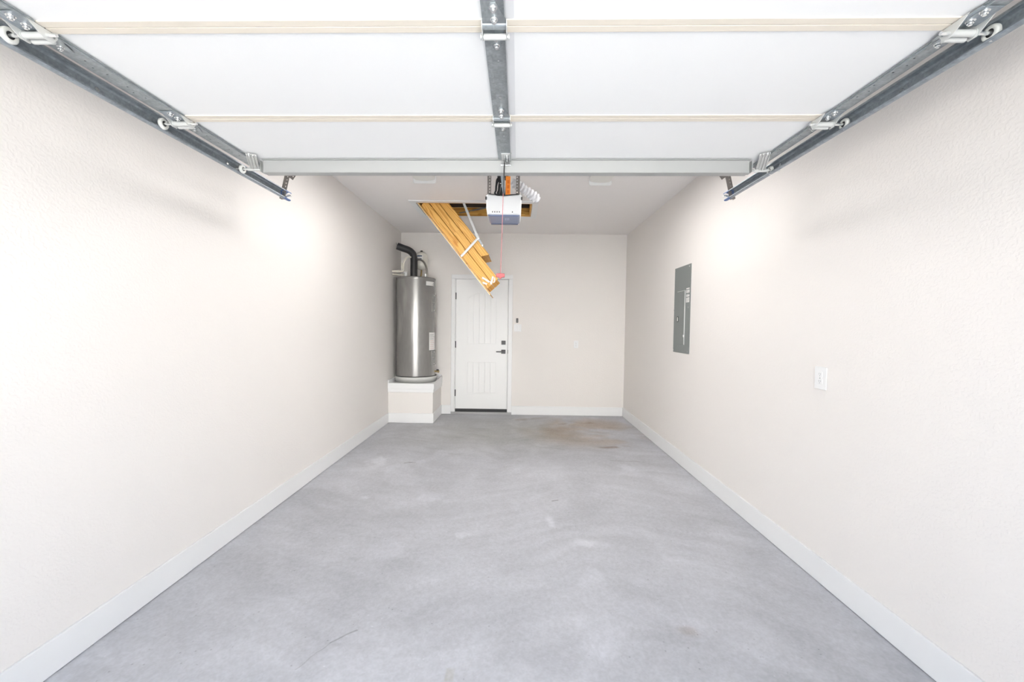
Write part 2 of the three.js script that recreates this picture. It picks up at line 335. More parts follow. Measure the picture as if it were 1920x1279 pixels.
// ---------------------------------------------------------------- platform of the water heater
{
  const p = group('heater_platform', scene, [0, 0, 0]);
  tag(p, 'drywall platform with white trim carrying the water heater', 'platform');
  const L = LEFT + 0.002, B = BACK + 0.002, X = PLAT.x1, Z = PLAT.z1;
  mesh('drywall_box', worldUV(span(L, X, 0.002, 0.50, B, Z), 0.5), M.wall, p);
  mesh('deck', span(L, X, 0.50, 0.556, B, Z), M.trim, p);
  mesh('front_cap_board', [rspan(L, X + 0.012, 0.435, 0.482, Z, Z + 0.012, 0.003), rspan(L, X + 0.020, 0.482, 0.562, Z, Z + 0.020, 0.003)], M.trim, p);
  mesh('side_cap_board', [rspan(X, X + 0.012, 0.435, 0.482, B, Z, 0.003), extrude([[-Z, 0.482], [-B, 0.482], [-B, 0.60], [-Z, 0.563]], 0.018).rotateY(Math.PI / 2).translate(X, 0, 0)], M.trim, p);
  mesh('wall_cap_board', [rspan(L, L + 0.016, 0.515, 0.605, B, Z + 0.018, 0.003), rspan(L, X, 0.515, 0.62, B, B + 0.016, 0.003)], M.trim, p);
  mesh('front_baseboard', rspan(L, X + BT, 0.003, BH, Z, Z + BT, 0.003), M.trim, p);
  mesh('side_baseboard', rspan(X, X + BT, 0.003, BH, B, Z, 0.003), M.trim, p);
}
// ---------------------------------------------------------------- water heater
const TX = -1.480, TZ = -6.125, TR = 0.281;
{
  const pan = tag(mesh('drain_pan', new THREE.LatheGeometry([[0.0, 0.002], [0.296, 0.002], [0.302, 0.076], [0.307, 0.078], [0.307, 0.082], [0.298, 0.082], [0.291, 0.006], [0.0, 0.006]].map((q) => new THREE.Vector2(...q)), 48), M.pan), 'round pale drain pan under the water heater', 'drain pan');
  pan.position.set(TX + 0.006, 0.557, TZ);
  const h = group('water_heater', scene, [TX, 0.564, TZ]);
  tag(h, 'tall grey metal water heater in the corner on its platform', 'water heater');
  const y0 = 0.080, y1 = 1.502;
  mesh('foot_ring', cyl(0.25, 0.072, 40).translate(0, 0.036, 0), M.tankTrim, h);
  const prof = [[0, y0 - 0.01], [TR - 0.012, y0 - 0.01], [TR - 0.003, y0 - 0.006], [TR, y0 + 0.004], [TR, y1 - 0.035], [TR + 0.003, y1 - 0.03], [TR + 0.003, y1 - 0.006], [TR - 0.004, y1], [0.1, y1 + 0.012], [0, y1 + 0.013]];
  mesh('tank_jacket', new THREE.LatheGeometry(prof.map((q) => new THREE.Vector2(...q)), 96), M.tank, h);
  mesh('base_band', new THREE.TorusGeometry(TR - 0.001, 0.005, 8, 72).rotateX(Math.PI / 2).translate(0, y0, 0), M.black, h);
  const patch = (name, a0, a1, ya, yb, r, m, parent = h) => {
    const D = Math.PI / 180, n = 12, g = [];
    const outer = new THREE.CylinderGeometry(TR + r, TR + r, yb - ya, n, 1, true, (13.6 + a0) * D, (a1 - a0) * D).translate(0, (ya + yb) / 2, 0);
    g.push(outer);
    if (r > 0.004) for (const [a, s] of [[a0, -1], [a1, 1]]) g.push(new THREE.BoxGeometry(0.002, yb - ya, r).translate(0, (ya + yb) / 2, TR + r / 2).rotateY((13.6 + a) * D));
    if (r > 0.004) for (const y of [ya, yb]) g.push(new THREE.RingGeometry(TR - 0.001, TR + r, n, 1, -Math.PI / 2 + (13.6 + a0) * D, (a1 - a0) * D).rotateX(-Math.PI / 2).rotateY(Math.PI * 0).scale(1, 1, 1).translate(0, y, 0));
    return mesh(name, g, m, parent);
  };
  const Y = (v) => v - 0.564;
  for (const [ya, yb] of [[Y(1.575), Y(1.83)], [Y(0.80), Y(1.01)]]) {
    const a = patch('element_cover', 52, 100, ya, yb, 0.009, M.tank);
    for (const yy of [ya + 0.02, yb - 0.02]) mesh('screw', cylZ(0.006, 0.004, 0, 0, TR + 0.011, 10).rotateY((13.6 + 62) * Math.PI / 180).translate(0, yy, 0), M.bolt, a);
  }
  const s1 = partLabel(patch('energy_label', 41, 72, Y(1.02), Y(1.275), 0.0015, M.sticker), 'white printed label');
  for (let k = 0; k < 8; k++) patch('print_line', 44, k % 3 ? 62 : 68, Y(1.04 + k * 0.028), Y(1.046 + k * 0.028), 0.0020, k < 5 ? M.pinkPrint : M.print, s1);
  const s2 = partLabel(patch('brand_sticker', 29, 63, Y(1.945), Y(2.005), 0.0015, M.sticker), 'white oblong sticker near the rim');
  mesh('sticker_emblem', new THREE.RingGeometry(0.010, 0.018, 20).translate(0, 0, TR + 0.003).rotateY((13.6 + 59) * Math.PI / 180).translate(0, Y(1.972), 0), M.print, s2);
  const dv = group('drain_valve', h, [0, Y(0.70), 0]);
  const dvr = (g) => g.rotateY((13.6 + 74) * Math.PI / 180);
  mesh('valve_body', dvr(join([cylZ(0.014, 0.07, 0, 0, TR + 0.03, 12), cylZ(0.019, 0.018, 0, 0, TR + 0.06, 12)])), M.brass, dv);
  mesh('valve_knob', dvr(cyl(0.018, 0.014, 10).translate(0, 0.022, TR + 0.045)), M.black, dv);
  // black insulated hot pipe rising from the jacket top and turning into the wall
  const hot = mesh('insulated_pipe', [tube([[-0.035, y1 - 0.01, 0.0], [-0.035, y1 + 0.12, 0], [-0.035, y1 + 0.27, 0], [-0.045, y1 + 0.345, 0], [-0.10, y1 + 0.40, 0], [-0.20, y1 + 0.437, 0.015], [-0.272, y1 + 0.462, 0.03]], 0.051, 60, 20), cyl(0.051, 0.004, 20).rotateZ(-1.23).rotateY(0.2).translate(-0.272, y1 + 0.462, 0.03), cyl(0.056, 0.012, 20).translate(-0.035, y1 + 0.02, 0)], M.black, h);
  partLabel(hot, 'black foam insulated pipe');
  mesh('pipe_nipple', cyl(0.017, 0.06, 14).translate(0.15, y1 + 0.03, 0.06), M.bolt, h);
}
{
  const e = group('expansion_tank', scene, [-1.452, 2.215, -6.335]);
  tag(e, 'small cream expansion tank behind the black insulated pipe', 'expansion tank');
  mesh('vessel', new THREE.LatheGeometry([[0, 0], [0.04, 0.004], [0.082, 0.03], [0.093, 0.06], [0.093, 0.205], [0.082, 0.24], [0.045, 0.268], [0, 0.275]].map((q) => new THREE.Vector2(...q)), 40), M.expansion, e);
  mesh('valve_cap', cyl(0.017, 0.02, 16).translate(0, 0.282, 0), M.black, e);
  const lb = new THREE.CylinderGeometry(0.0945, 0.0945, 0.09, 16, 1, true, -0.5, 0.95).translate(0, 0.165, 0);
  mesh('label', lb, M.sticker, e).userData.label = 'white and navy label';
  mesh('label_print', new THREE.CylinderGeometry(0.095, 0.095, 0.018, 16, 1, true, -0.5, 0.8).translate(0, 0.198, 0), M.navy, e);
  mesh('label_print', new THREE.CylinderGeometry(0.095, 0.095, 0.03, 16, 1, true, -0.5, 0.72).translate(0, 0.148, 0), M.navy, e);
  mesh('wall_bracket', span(-0.06, 0.06, 0.06, 0.09, -0.115, -0.08), M.zincLight, e);
  mesh('connector', tube([[0, 0.01, 0], [0, -0.06, 0.01], [-0.01, -0.135, 0.03]], 0.013, 12, 10), M.brass, e);
  tag(mesh('supply_hose', tube([[-1.50, 2.345, -6.235], [-1.455, 2.35, -6.19], [-1.38, 2.315, -6.13], [-1.325, 2.23, -6.08], [-1.307, 2.14, -6.06], [-1.307, 2.07, -6.06]], 0.014, 40, 10), M.braid), 'braided supply hose arching down to the water heater top', 'hose');
  const c = group('supply_pipe', scene, [0, 0, 0]);
  tag(c, 'cream plastic water pipe coming out of the wall above the heater', 'pipe');
  mesh('upper_stub', [tube([[LEFT + 0.001, 2.147, -5.98], [-1.72, 2.147, -5.99], [-1.665, 2.148, -6.0]], 0.015, 10, 12), cylX(0.019, 0.03, -1.70, 2.147, -5.99, 14)], M.cpvc, c);
  mesh('lower_stub', tube([[LEFT + 0.001, 2.107, -5.99], [-1.72, 2.105, -6.02], [-1.63, 2.10, -6.06]], 0.011, 10, 10), M.cpvc, c);
  mesh('riser', tube([[-1.672, 2.148, -6.0], [-1.645, 2.155, -6.0], [-1.638, 2.20, -6.01], [-1.632, 2.28, -6.02], [-1.61, 2.335, -6.03], [-1.575, 2.365, -6.045], [-1.540, 2.36, -6.06]], 0.0105, 40, 10), M.cpvc, c);
  mesh('shutoff_valve', [cyl(0.02, 0.05, 14).translate(-1.614, 2.108, -6.05), rbox(0.05, 0.014, 0.02, 0.004, -1.614, 2.142, -6.04)], M.plate, c);
  mesh('wall_clip', rspan(-1.672, -1.648, 2.19, 2.275, -6.03, -6.012, 0.004), M.cpvc, c);
}

// ---------------------------------------------------------------- attic ladder hatch
{
  const a = group('attic_ladder', scene, [HATCH.x0, H, HATCH.z1]);
  tag(a, 'folding wooden attic ladder hanging half open from the ceiling hatch', 'attic ladder');
  const W = HATCH.x1 - HATCH.x0, Dp = HATCH.z1 - HATCH.z0;
  // frame lining the opening
  const fr = (name, g, k) => mesh(name, boardUV(g, k * 0.37), pines[k % 4], a);
  fr('frame_board', span(0.001, W - 0.001, -0.012, 0.092, -Dp + 0.001, -Dp + 0.02), 0);
  fr('frame_board', span(0.001, W - 0.001, -0.012, 0.092, -0.02, -0.001), 1);
  fr('frame_board', span(0.001, 0.02, -0.012, 0.092, -Dp + 0.02, -0.02), 2);
  fr('frame_board', span(W - 0.02, W - 0.001, -0.012, 0.092, -Dp + 0.02, -0.02), 3);
  fr('stop_block', span(W - 0.07, W - 0.02, -0.005, 0.03, -Dp + 0.02, -Dp + 0.06), 1);
  // white casing round the opening, under the ceiling
  const t0 = 0.016, o = 0.072;
  mesh('hatch_casing', rspan(-o, W + o, -t0, -0.001, 0.002, 0.072, 0.003), M.trim, a);
  mesh('hatch_casing', rspan(-o, W + o, -t0, -0.001, -Dp - 0.08, -Dp - 0.002, 0.003), M.trim, a);
  mesh('hatch_casing', rspan(-o, -0.002, -t0, -0.001, -Dp - 0.002, 0.002, 0.003), M.trim, a);
  mesh('hatch_casing', rspan(W + 0.002, W + o, -t0, -0.001, -Dp - 0.002, 0.002, 0.003), M.trim, a);
  // swinging assembly: local x runs down the panel, local y away from it (up), hinge at the left jamb
  const s = group('swing_assembly', a, [0.012, -0.016, 0]);
  s.rotation.z = -Math.atan2(0.777, 0.63);
  const zn = -0.022, zf = -Dp + 0.022, L1 = 1.352;
  const panel = mesh('door_panel', boardUV(span(0, L1, 0.004, 0.016, zf - 0.012, zn + 0.012), 0.2), pines[3], s);
  mesh('panel_face', span(0, L1, 0, 0.004, zf - 0.012, zn + 0.012), M.trim, s).userData.label = 'white painted underside of the hatch panel';
  const stringer = (name, pts, z, k) => {
    const g = uvBy(extrude(pts, 0.019, [], 0.003).translate(0, 0, z), (x, y, zz, nx, ny, nz) => Math.abs(nz) > 0.7 ? [x / 1.4 + k * 0.31, y / 0.14 + k * 0.53] : [x / 1.4 + k * 0.2, zz / 0.14]);
    return mesh(name, g, pines[k % 4], s);
  };
  const tread = (x, y, k, tilt = 0.9) => mesh('tread', boardUV(new THREE.BoxGeometry(zn - zf - 0.04, 0.085, 0.019), k * 0.21).rotateY(Math.PI / 2).rotateZ(tilt).translate(x, y, (zn + zf) / 2), pines[k % 4], s);
  const n1 = [0.021, 0.106], n2 = [0.111, 0.196], n3 = [0.201, 0.287];
  for (const [z, k] of [[zn - 0.019, 0], [zf, 1]]) {
    stringer('lower_stringer', [[0.045, n1[0]], [1.273, n1[0]], [1.268, n1[1]], [0.02, n1[1]]], z, k);
    stringer('middle_stringer', [[0.0, n2[0]], [1.268, n2[0]], [1.262, n2[1]], [0.0, n2[1]]], z, k + 2);
    stringer('upper_stringer', [[0.0, n3[0]], [0.938, n3[0]], [0.866, n3[0] + 0.0], [0.948 + 0.03, n3[1]], [0.0, n3[1]]].filter((_, i) => i !== 2), z, k + 1);
  }
  for (let k = 0; k < 4; k++) { tread(0.18 + k * 0.3, 0.062, k); tread(0.2 + k * 0.29, 0.152, k + 1); }
  for (let k = 0; k < 3; k++) tread(0.16 + k * 0.28, 0.243, k + 2);
  mesh('bottom_tread', boardUV(extrude([[0.905, n3[0] + 0.002], [0.935, n3[0] + 0.002], [0.972, n3[1] - 0.003], [0.94, n3[1] - 0.003]], zn - zf - 0.042).translate(0, 0, zf + 0.021), 0.6), pines[1], s);
  // section hinges at the lower end
  for (const z of [zn + 0.002, zf - 0.004]) {
    const hz = group('section_hinge', s, [0, 0, z]);
    mesh('hinge_leaf', [bar([1.205, 0.165, 0], [1.262, 0.088, 0], 0.022, 0.004), bar([1.135, 0.058, 0], [1.228, 0.092, 0], 0.022, 0.004), bar([1.185, 0.025, 0], [1.232, 0.055, 0], 0.020, 0.004), bar([1.225, 0.172, 0], [1.268, 0.140, 0], 0.012, 0.004)], M.zincLight, hz);
    for (const [x, y] of [[1.212, 0.155], [1.150, 0.063], [1.236, 0.1], [1.262, 0.13], [1.21, 0.04]]) mesh('rivet', cylZ(0.006, 0.006, x, y, 0.003, 10), M.bolt, hz);
  }
  for (const z of [zn, zf]) mesh('hinge_strap', [span(0.01, 0.09, 0.013, 0.016, z - 0.03, z), cylZ(0.008, 0.05, 0.004, 0.004, z - 0.02, 10)], M.zinc, s);
  // folding steel arms on both sides (in the frame's axes)
  const P = (x, y) => [x - HATCH.x0, y - H];
  for (const [z, sgn] of [[0.002, 1], [-Dp - 0.002, -1]]) {
    const zz = sgn > 0 ? -0.012 : -Dp + 0.012, g = group('folding_arm', a, [0, 0, zz]);
    mesh('upper_arm', [bar([...P(-0.655, 2.86), 0], [...P(-0.452, 2.382), 0], 0.027, 0.004), bar([...P(-0.642, 2.85), 0.006], [...P(-0.442, 2.382), 0.006], 0.004, 0.012)], M.zincLight, g);
    mesh('lower_arm', [bar([...P(-0.458, 2.389), 0.005], [...P(-0.650, 2.178), 0.005], 0.024, 0.004), bar([...P(-0.466, 2.397), 0.010], [...P(-0.658, 2.186), 0.010], 0.004, 0.010)], M.zincLight, g);
    mesh('elbow_plate', bar([...P(-0.46, 2.40), -0.004], [...P(-0.398, 2.298), -0.004], 0.022, 0.004), M.zinc, g);
    for (const [x, y] of [[-0.454, 2.386], [-0.645, 2.184], [-0.404, 2.308]]) mesh('pivot', cylZ(0.009, 0.014, ...P(x, y), 0.009, 12), M.bolt, g);
  }
  mesh('spring', Array.from({ length: 22 }, (_, k) => new THREE.TorusGeometry(0.011, 0.0022, 6, 12).rotateY(Math.PI / 2).translate(0.6 + k * 0.012, 0.05 + k * 0.0025, -Dp + 0.035)), M.zincDark, a);
  mesh('spring_rod', bar([0.43, 0.015, -Dp + 0.035], [0.90, 0.115, -Dp + 0.035], 0.010, 0.010), M.zinc, a);
}

// ---------------------------------------------------------------- ceiling lights 
for (const [x0, x1, z0, label] of [[-0.998, -0.784, -4.005, 'white strip ceiling light on the water heater side'], [0.672, 0.886, -4.015, 'white strip ceiling light on the breaker panel side']]) {
  const g = group('ceiling_light', scene, [(x0 + x1) / 2, H, z0]);
  tag(g, label, 'ceiling light', 'strip lights on the ceiling');
  const w = x1 - x0, l = 1.22;
  mesh('housing', rspan(-w / 2 + 0.02, w / 2 - 0.02, -0.028, -0.001, 0.006, l - 0.006, 0.003), M.plate, g);
  const p = []; for (let k = 0; k <= 14; k++) { const t = Math.PI * k / 14; p.push([-(w / 2 - 0.004) * Math.cos(t), -0.018 - 0.036 * Math.sin(t) ** 0.45]); }
  mesh('diffuser', extrude([[w / 2 - 0.004, -0.012], [-w / 2 + 0.004, -0.012], ...p], l - 0.024).translate(0, 0, 0.012), M.lampLens, g);
  for (const z of [0, l - 0.012]) mesh('end_cap', extrude([[w / 2, -0.001], [-w / 2, -0.001], [-w / 2, -0.068], [-w / 2 + 0.012, -0.078], [w / 2 - 0.012, -0.078], [w / 2, -0.068]], 0.012, [], 0.002).translate(0, 0, z), M.plate, g);
}

// ---------------------------------------------------------------- wall plates and the breaker panel
{
  const b = group('breaker_panel', scene, [RIGHT, 0, 0]);
  tag(b, 'tall grey flush breaker panel cover on the wall', 'breaker panel');
  const z0 = -4.443, z1 = -4.04, y0 = 1.13, y1 = 2.007;
  mesh('cover', rspan(-0.007, -0.0005, y0, y1, z0, z1, 0.0025), M.panel, b);
  const d = mesh('panel_door', rspan(-0.0125, -0.006, 1.215, 1.757, -4.345, -4.155, 0.002), M.panelDoor, b);
  mesh('door_edge', [span(-0.0150, -0.0070, 1.215, 1.757, -4.157, -4.152), span(-0.0135, -0.007, 1.754, 1.758, -4.345, -4.155)], M.zincLight, d);
  mesh('latch', rspan(-0.017, -0.011, 1.445, 1.502, -4.338, -4.306, 0.002), M.black, d);
  mesh('latch_tab', rspan(-0.0185, -0.016, 1.452, 1.494, -4.322, -4.309, 0.001), M.bolt, d);
  mesh('lock_tab', rspan(-0.018, -0.011, 1.292, 1.316, -4.166, -4.146, 0.002), M.plate, d);
  for (const [y, z] of [[y1 - 0.025, z0 + 0.02], [y1 - 0.025, z1 - 0.025], [y0 + 0.022, z0 + 0.02], [y0 + 0.022, z1 - 0.025], [1.585, z1 - 0.028], [1.57, z0 + 0.012]]) mesh('cover_screw', cylX(0.0065, 0.005, -0.009, y, z, 12), M.bolt, b);
  for (const [ya, yb, za] of [[1.765, 1.775, -4.132], [1.728, 1.757, -4.130], [1.690, 1.712, -4.130], [1.635, 1.682, -4.132]]) {
    const s = mesh('warning_label', span(-0.0085, -0.0068, ya, yb, za, -4.058), M.sticker, b);
    for (let y = ya + 0.006; y < yb - 0.004; y += 0.009) mesh('print_line', span(-0.0089, -0.0084, y, y + 0.0025, za + 0.006, -4.058 - 0.006 - 0.02 * rnd()), M.print, s);
  }
}
function duplex(name, pos, ry, label, kind, w = 0.070, h = 0.115) {
  const g = group(name, scene, pos); g.rotation.y = ry; tag(g, label, kind);
  mesh('cover_plate', rbox(w, h, 0.006, 0.0025, 0, 0, 0.003), M.plate, g);
  return g;
}
function sockets(g, x = 0, r = 1) {
  for (const y of [-0.0195, 0.0195]) {
    const f = mesh('receptacle', rbox(0.033, 0.028, 0.004, 0.0019, x, y, 0.0065), M.trim, g);
    mesh('slot', [box(0.002, 0.009, 0.001, x - 0.006, y + 0.003, 0.0085), box(0.002, 0.007, 0.001, x + 0.006, y + 0.003, 0.0085), cylZ(0.0023, 0.001, x, y - 0.007, 0.0085, 10)], M.print, f);
  }
  mesh('screw', cylZ(0.003, 0.002, x, 0, 0.0068, 10), M.bolt, g);
}
sockets(duplex('wall_outlet', [0.928, 1.112, BACK], 0, 'white duplex outlet on the end wall beside the entry door', 'outlet'));
sockets(duplex('wall_outlet', [RIGHT, 1.115, -2.294], -Math.PI / 2, 'white outlet plate on the side wall with the breaker panel', 'outlet', 0.088, 0.124));
{
  const g = duplex('light_switch', [0.022, 1.357, BACK], 0, 'white double rocker switch plate beside the entry door', 'light switch', 0.114, 0.114);
  for (const x of [-0.023, 0.023]) { mesh('rocker', [rbox(0.033, 0.066, 0.005, 0.002, x, 0, 0.0065), box(0.029, 0.03, 0.003, x, 0.014, 0.0085)], M.trim, g); for (const y of [-0.048, 0.048]) mesh('screw', cylZ(0.003, 0.002, x, y, 0.0065, 8), M.plate, g); }
  const b = group('door_control', scene, [0.012, 1.471, BACK]);
  tag(b, 'small black overhead door control button above the switch plate', 'wall button');
  mesh('button_body', rbox(0.032, 0.066, 0.016, 0.004, 0, 0, 0.008), M.black, b);
  mesh('push_button', rbox(0.022, 0.026, 0.006, 0.002, 0, 0.010, 0.017), std(0.10, 0.10, 0.10, 0.4), b);
  mesh('button_light', rbox(0.014, 0.005, 0.003, 0.001, 0, -0.012, 0.0165), M.nylon, b);
}

// ---------------------------------------------------------------- overhead door, drawn up under the ceiling
const SEC = 0.5334, ZTOP = -2.295, HALF = 1.3715;
const EDGE = (s) => s < 0 ? 1.3715 : 1.381, STILE = (s) => s < 0 ? 0.072 : 0.053;
const door = group('overhead_door', scene, [DX, 2.24, 0]);
tag(door, 'white sectional overhead garage door drawn up flat under the ceiling', 'garage door');
door.rotation.set(0, -0.004, 0.007);
const hexBolt = (x, y, z, r = 0.0085) => [cyl(r * 1.35, 0.002, 14).translate(x, y - 0.001, z), cyl(r, 0.007, 6).translate(x, y - 0.005, z), cyl(r * 0.55, 0.006, 10).translate(x, y - 0.010, z)];
{
  for (let k = 0; k < 4; k++) {
    const za = ZTOP + k * SEC + 0.001, zb = za + SEC - 0.002;
    const s = mesh('door_section', rspan(-EDGE(-1), EDGE(1), 0.006, 0.045, za, zb, 0.003), M.whiteDoor, door);
    mesh('insulation_sheet', span(-HALF + 0.06, HALF - 0.03, 0.003, 0.007, za + 0.024, zb - 0.024), M.foam, s).userData.label = 'white insulation backing sheet';
    for (const [a, b] of [[za, za + 0.025], [zb - 0.025, zb]]) mesh('section_rail', rspan(-HALF + 0.07, HALF - 0.04, -0.001, 0.007, a, b, 0.0015), M.cream, s).userData.label = 'cream folded rail at the section joint';
    // end stiles: galvanised channels with a row of slots
    for (const sx of [-1, 1]) {
      const E = EDGE(sx), S = STILE(sx), holes = [];
      for (let z = 0.09; z < SEC - 0.09; z += 0.037) if (Math.floor(z * 100) % 3) holes.push(ring(sx * (E - 0.024 - (Math.floor(z * 31) % 2) * 0.012), z, 0.0035, 8));
      const g = extrude(rect(Math.min(sx * E, sx * (E - S)), Math.max(sx * E, sx * (E - S)), 0.001, SEC - 0.003), 0.0015, holes).rotateX(Math.PI / 2).translate(0, -0.002, za);
      const lip = [span(sx * (E - 0.0015), sx * E, -0.0035, 0.042, za, zb), span(sx * (E - S - 0.001), sx * (E - S + 0.0005), -0.009, -0.002, za + 0.03, zb - 0.03), span(sx * (E - S - 0.006), sx * (E - S), -0.0035, -0.001, za + 0.03, zb - 0.03)];
      const st = mesh('end_stile', [g, ...lip], M.zinc, s); partLabel(st, 'galvanised end stile');
      mesh('end_stile_back', span(sx * (E - S + 0.002), sx * (E - 0.002), 0.0, 0.002, za, zb), M.hole, s);
    }
    // centre stile
    const g = extrude(rect(-0.030, 0.030, 0.001, SEC - 0.003), 0.0015, [ring(0.002, 0.16, 0.008, 10, 0.005), ring(0.017, 0.165, 0.0025, 8), ring(0.017, 0.21, 0.0025, 8), ring(0.006, SEC - 0.155, 0.003, 8, 0.005)]).rotateX(Math.PI / 2).translate(0.014, -0.002, za);
    mesh('centre_stile', [g, span(0.044, 0.0455, -0.012, -0.002, za + 0.028, zb - 0.028), span(-0.0175, -0.016, -0.004, 0.003, za, zb)], M.zinc, s);
    mesh('centre_stile_back', span(-0.014, 0.042, 0.0, 0.0025, za, zb), M.foam, s);
    mesh('stile_tape', span(0.048, 0.072, 0.001, 0.0035, za + 0.026, zb - 0.026), std(0.76, 0.76, 0.77, 0.6), s);
  }
  // hinges at each joint
  const leaf = (w0, w1, l, sgn, z) => extrude([[-w0, 0], [w0, 0], [w0, 0.018], [w1, l], [-w1, l], [-w0, 0.018]], 0.0022, [], 0.0005).rotateX(sgn * Math.PI / 2).translate(0, sgn > 0 ? -0.002 : -0.004, z);
  for (let k = 1; k < 4; k++) {
    const zj = ZTOP + k * SEC;
    // centre hinge
    const c = group('centre_hinge', door, [0.016, -0.002, zj]);
    mesh('near_leaf', [leaf(0.035, 0.007, 0.082, 1, 0.012), turn(new THREE.CylinderGeometry(0.013, 0.013, 0.070, 16, 1, true, 0, Math.PI)).rotateZ(Math.PI / 2).rotateX(Math.PI).translate(0, 0.002, 0.006)], M.zinc, c);
    mesh('far_leaf', leaf(0.033, 0.007, 0.066, -1, -0.022), M.zinc, c);
    mesh('side_ear', [-1, 1].map((s) => extrude([[-0.03, 0], [0.03, 0], [0.026, -0.016], [-0.014, -0.028], [-0.028, -0.022]], 0.002).rotateY(-Math.PI / 2).translate(s * 0.035 + 0.001, 0, 0)), M.zincLight, c);
    mesh('hinge_pin', [cylX(0.0085, 0.066, 0, -0.017, -0.018, 16), cylX(0.0045, 0.084, 0, -0.017, -0.018, 12), cylX(0.008, 0.003, 0.041, -0.017, -0.018, 12), cylX(0.008, 0.003, -0.041, -0.017, -0.018, 12)], M.zincLight, c);
    for (const z of [0.035, 0.078]) mesh('bolt', hexBolt(0, -0.004, z), M.bolt, c);
    for (const z of [-0.038, -0.072]) mesh('bolt', hexBolt(0.002, -0.004, z, 0.007), M.bolt, c);
    // roller hinges at both ends
    for (const sx of [-1, 1]) {
      const drop = sx < 0 ? -0.015 : -0.0195, ro = sx < 0 ? 0.067 : 0.072, e = group('roller_hinge', door, [sx < 0 ? -1.3345 : 1.346, -0.0035, zj]);
      mesh('near_leaf', [leaf(0.035, 0.030, 0.075, 1, 0.0)], M.zincDark, e);
      mesh('far_leaf', leaf(0.034, 0.012, 0.075, -1, -0.026), M.zinc, e);
      mesh('side_ear', [-1, 1].map((s) => extrude([[-0.030, 0], [0.050, 0], [0.030, drop * 0.55 - 0.004], [0.004, drop - 0.014], [-0.02, drop - 0.014], [-0.034, drop * 0.5]], 0.002, [ring(-0.022, drop * 0.62, 0.0048, 8)]).rotateY(-Math.PI / 2).translate(s * 0.035 + 0.001, 0, 0)), M.zincLight, e);
      mesh('sleeve', [cylX(0.0095, 0.068, 0, drop, -0.004, 18), cylX(0.0115, 0.003, 0.033, drop, -0.004, 18), cylX(0.0115, 0.003, -0.033, drop, -0.004, 18), cylX(0.0085, 0.06, 0, drop * 0.95 - 0.004, -0.025, 16)], M.zincLight, e);
      for (const z of [0.022, 0.058]) mesh('bolt', hexBolt(sx * -0.004, -0.003, z), M.bolt, e);
      mesh('bolt', hexBolt(0, -0.003, -0.072, 0.007), M.bolt, e);
      const r = group('roller', e, [sx * ro, drop, -0.004]);
      mesh('stem', [cylX(0.0055, 0.15, sx * -0.056, 0, 0, 12)], M.bolt, r);
      mesh('wheel', new THREE.LatheGeometry([[0.011, -0.006], [0.0135, -0.0075], [0.020, -0.0075], [0.0228, -0.004], [0.0228, 0.004], [0.020, 0.0075], [0.0135, 0.0075], [0.011, 0.006]].map((q) => new THREE.Vector2(...q)), 28).rotateZ(Math.PI / 2).translate(sx * 0.012, 0, 0), M.nylon, r);
      mesh('bearing', cylX(0.0115, 0.009, sx * 0.012, 0, 0, 16), M.black, r);
    }
  }
  // stiffening strut across the top edge
  const st = mesh('strut', [span(-1.251, 1.275, -0.064, -0.001, -2.1915, -2.190), span(-1.251, 1.275, -0.066, -0.0645, -2.236, -2.190), span(-1.251, 1.275, -0.064, -0.001, -2.2375, -2.236), span(-1.251, 1.275, -0.004, -0.0015, -2.190, -2.176), span(-1.251, 1.275, -0.004, -0.0015, -2.252, -2.237)], M.strut, door);
  partLabel(st, 'pale galvanised strut across the top edge');
  // top roller carriers, set at an angle across the corner
  for (const sx of [-1, 1]) {
    const e = group('top_bracket', door), dp = sx < 0 ? -0.019 : -0.024, sl = sx < 0 ? -1.346 : 1.378, xw = sx < 0 ? -1.4135 : 1.430;
    const P0 = sx < 0 ? V(-1.260, -0.006, -2.106) : V(1.2985, -0.006, -2.092), P1 = V(sl - sx * 0.004, dp + 0.004, -2.266), q = P1.clone().sub(P0).normalize(), side = q.clone().cross(V(0, 1, 0)).normalize();
    mesh('carrier_plate', [bar(P0.toArray(), P1.toArray(), 0.046, 0.003, V(0, 1, 0))], M.zincLight, e);
    for (const o of [-0.021, -0.007, 0.007, 0.021]) { const A = P0.clone().addScaledVector(side, o), B = P1.clone().addScaledVector(side, o); mesh('rib', bar([A.x, A.y - 0.004, A.z], [B.x, B.y - 0.004, B.z], 0.004, 0.007, V(0, 1, 0)), M.zincLight, e); }
    mesh('end_plate', [span(sx < 0 ? -1.268 : 1.290, sx < 0 ? -1.266 : 1.292, -0.060, -0.003, -2.24, -2.19), span(sx < 0 ? -1.268 : 1.278, sx < 0 ? -1.254 : 1.292, -0.060, -0.003, -2.235, -2.233)], M.zincLight, e);
    mesh('sleeve', [cylX(0.0095, 0.072, sl, dp, -2.270, 16), cylX(0.0055, 0.15, (sl + xw) / 2, dp, -2.270, 12), cylX(0.008, 0.016, sl - sx * 0.050, dp, -2.270, 12)], M.zincLight, e);
    mesh('bolt', [...hexBolt(P0.x + sx * 0.01, -0.006, P0.z + 0.004, 0.007)], M.bolt, e);
    const r = group('roller', e, [xw, dp, -2.270]);
    mesh('wheel', new THREE.LatheGeometry([[0.011, -0.006], [0.0135, -0.0075], [0.020, -0.0075], [0.0228, -0.004], [0.0228, 0.004], [0.020, 0.0075], [0.0135, 0.0075], [0.011, 0.006]].map((q) => new THREE.Vector2(...q)), 28).rotateZ(Math.PI / 2), M.nylon, r);
    mesh('bearing', cylX(0.0115, 0.009, 0, 0, 0, 16), M.black, r);
  }
  // operator bracket at the middle of the top edge
  const ob = group('operator_bracket', door, [0.030, -0.003, -2.13]);
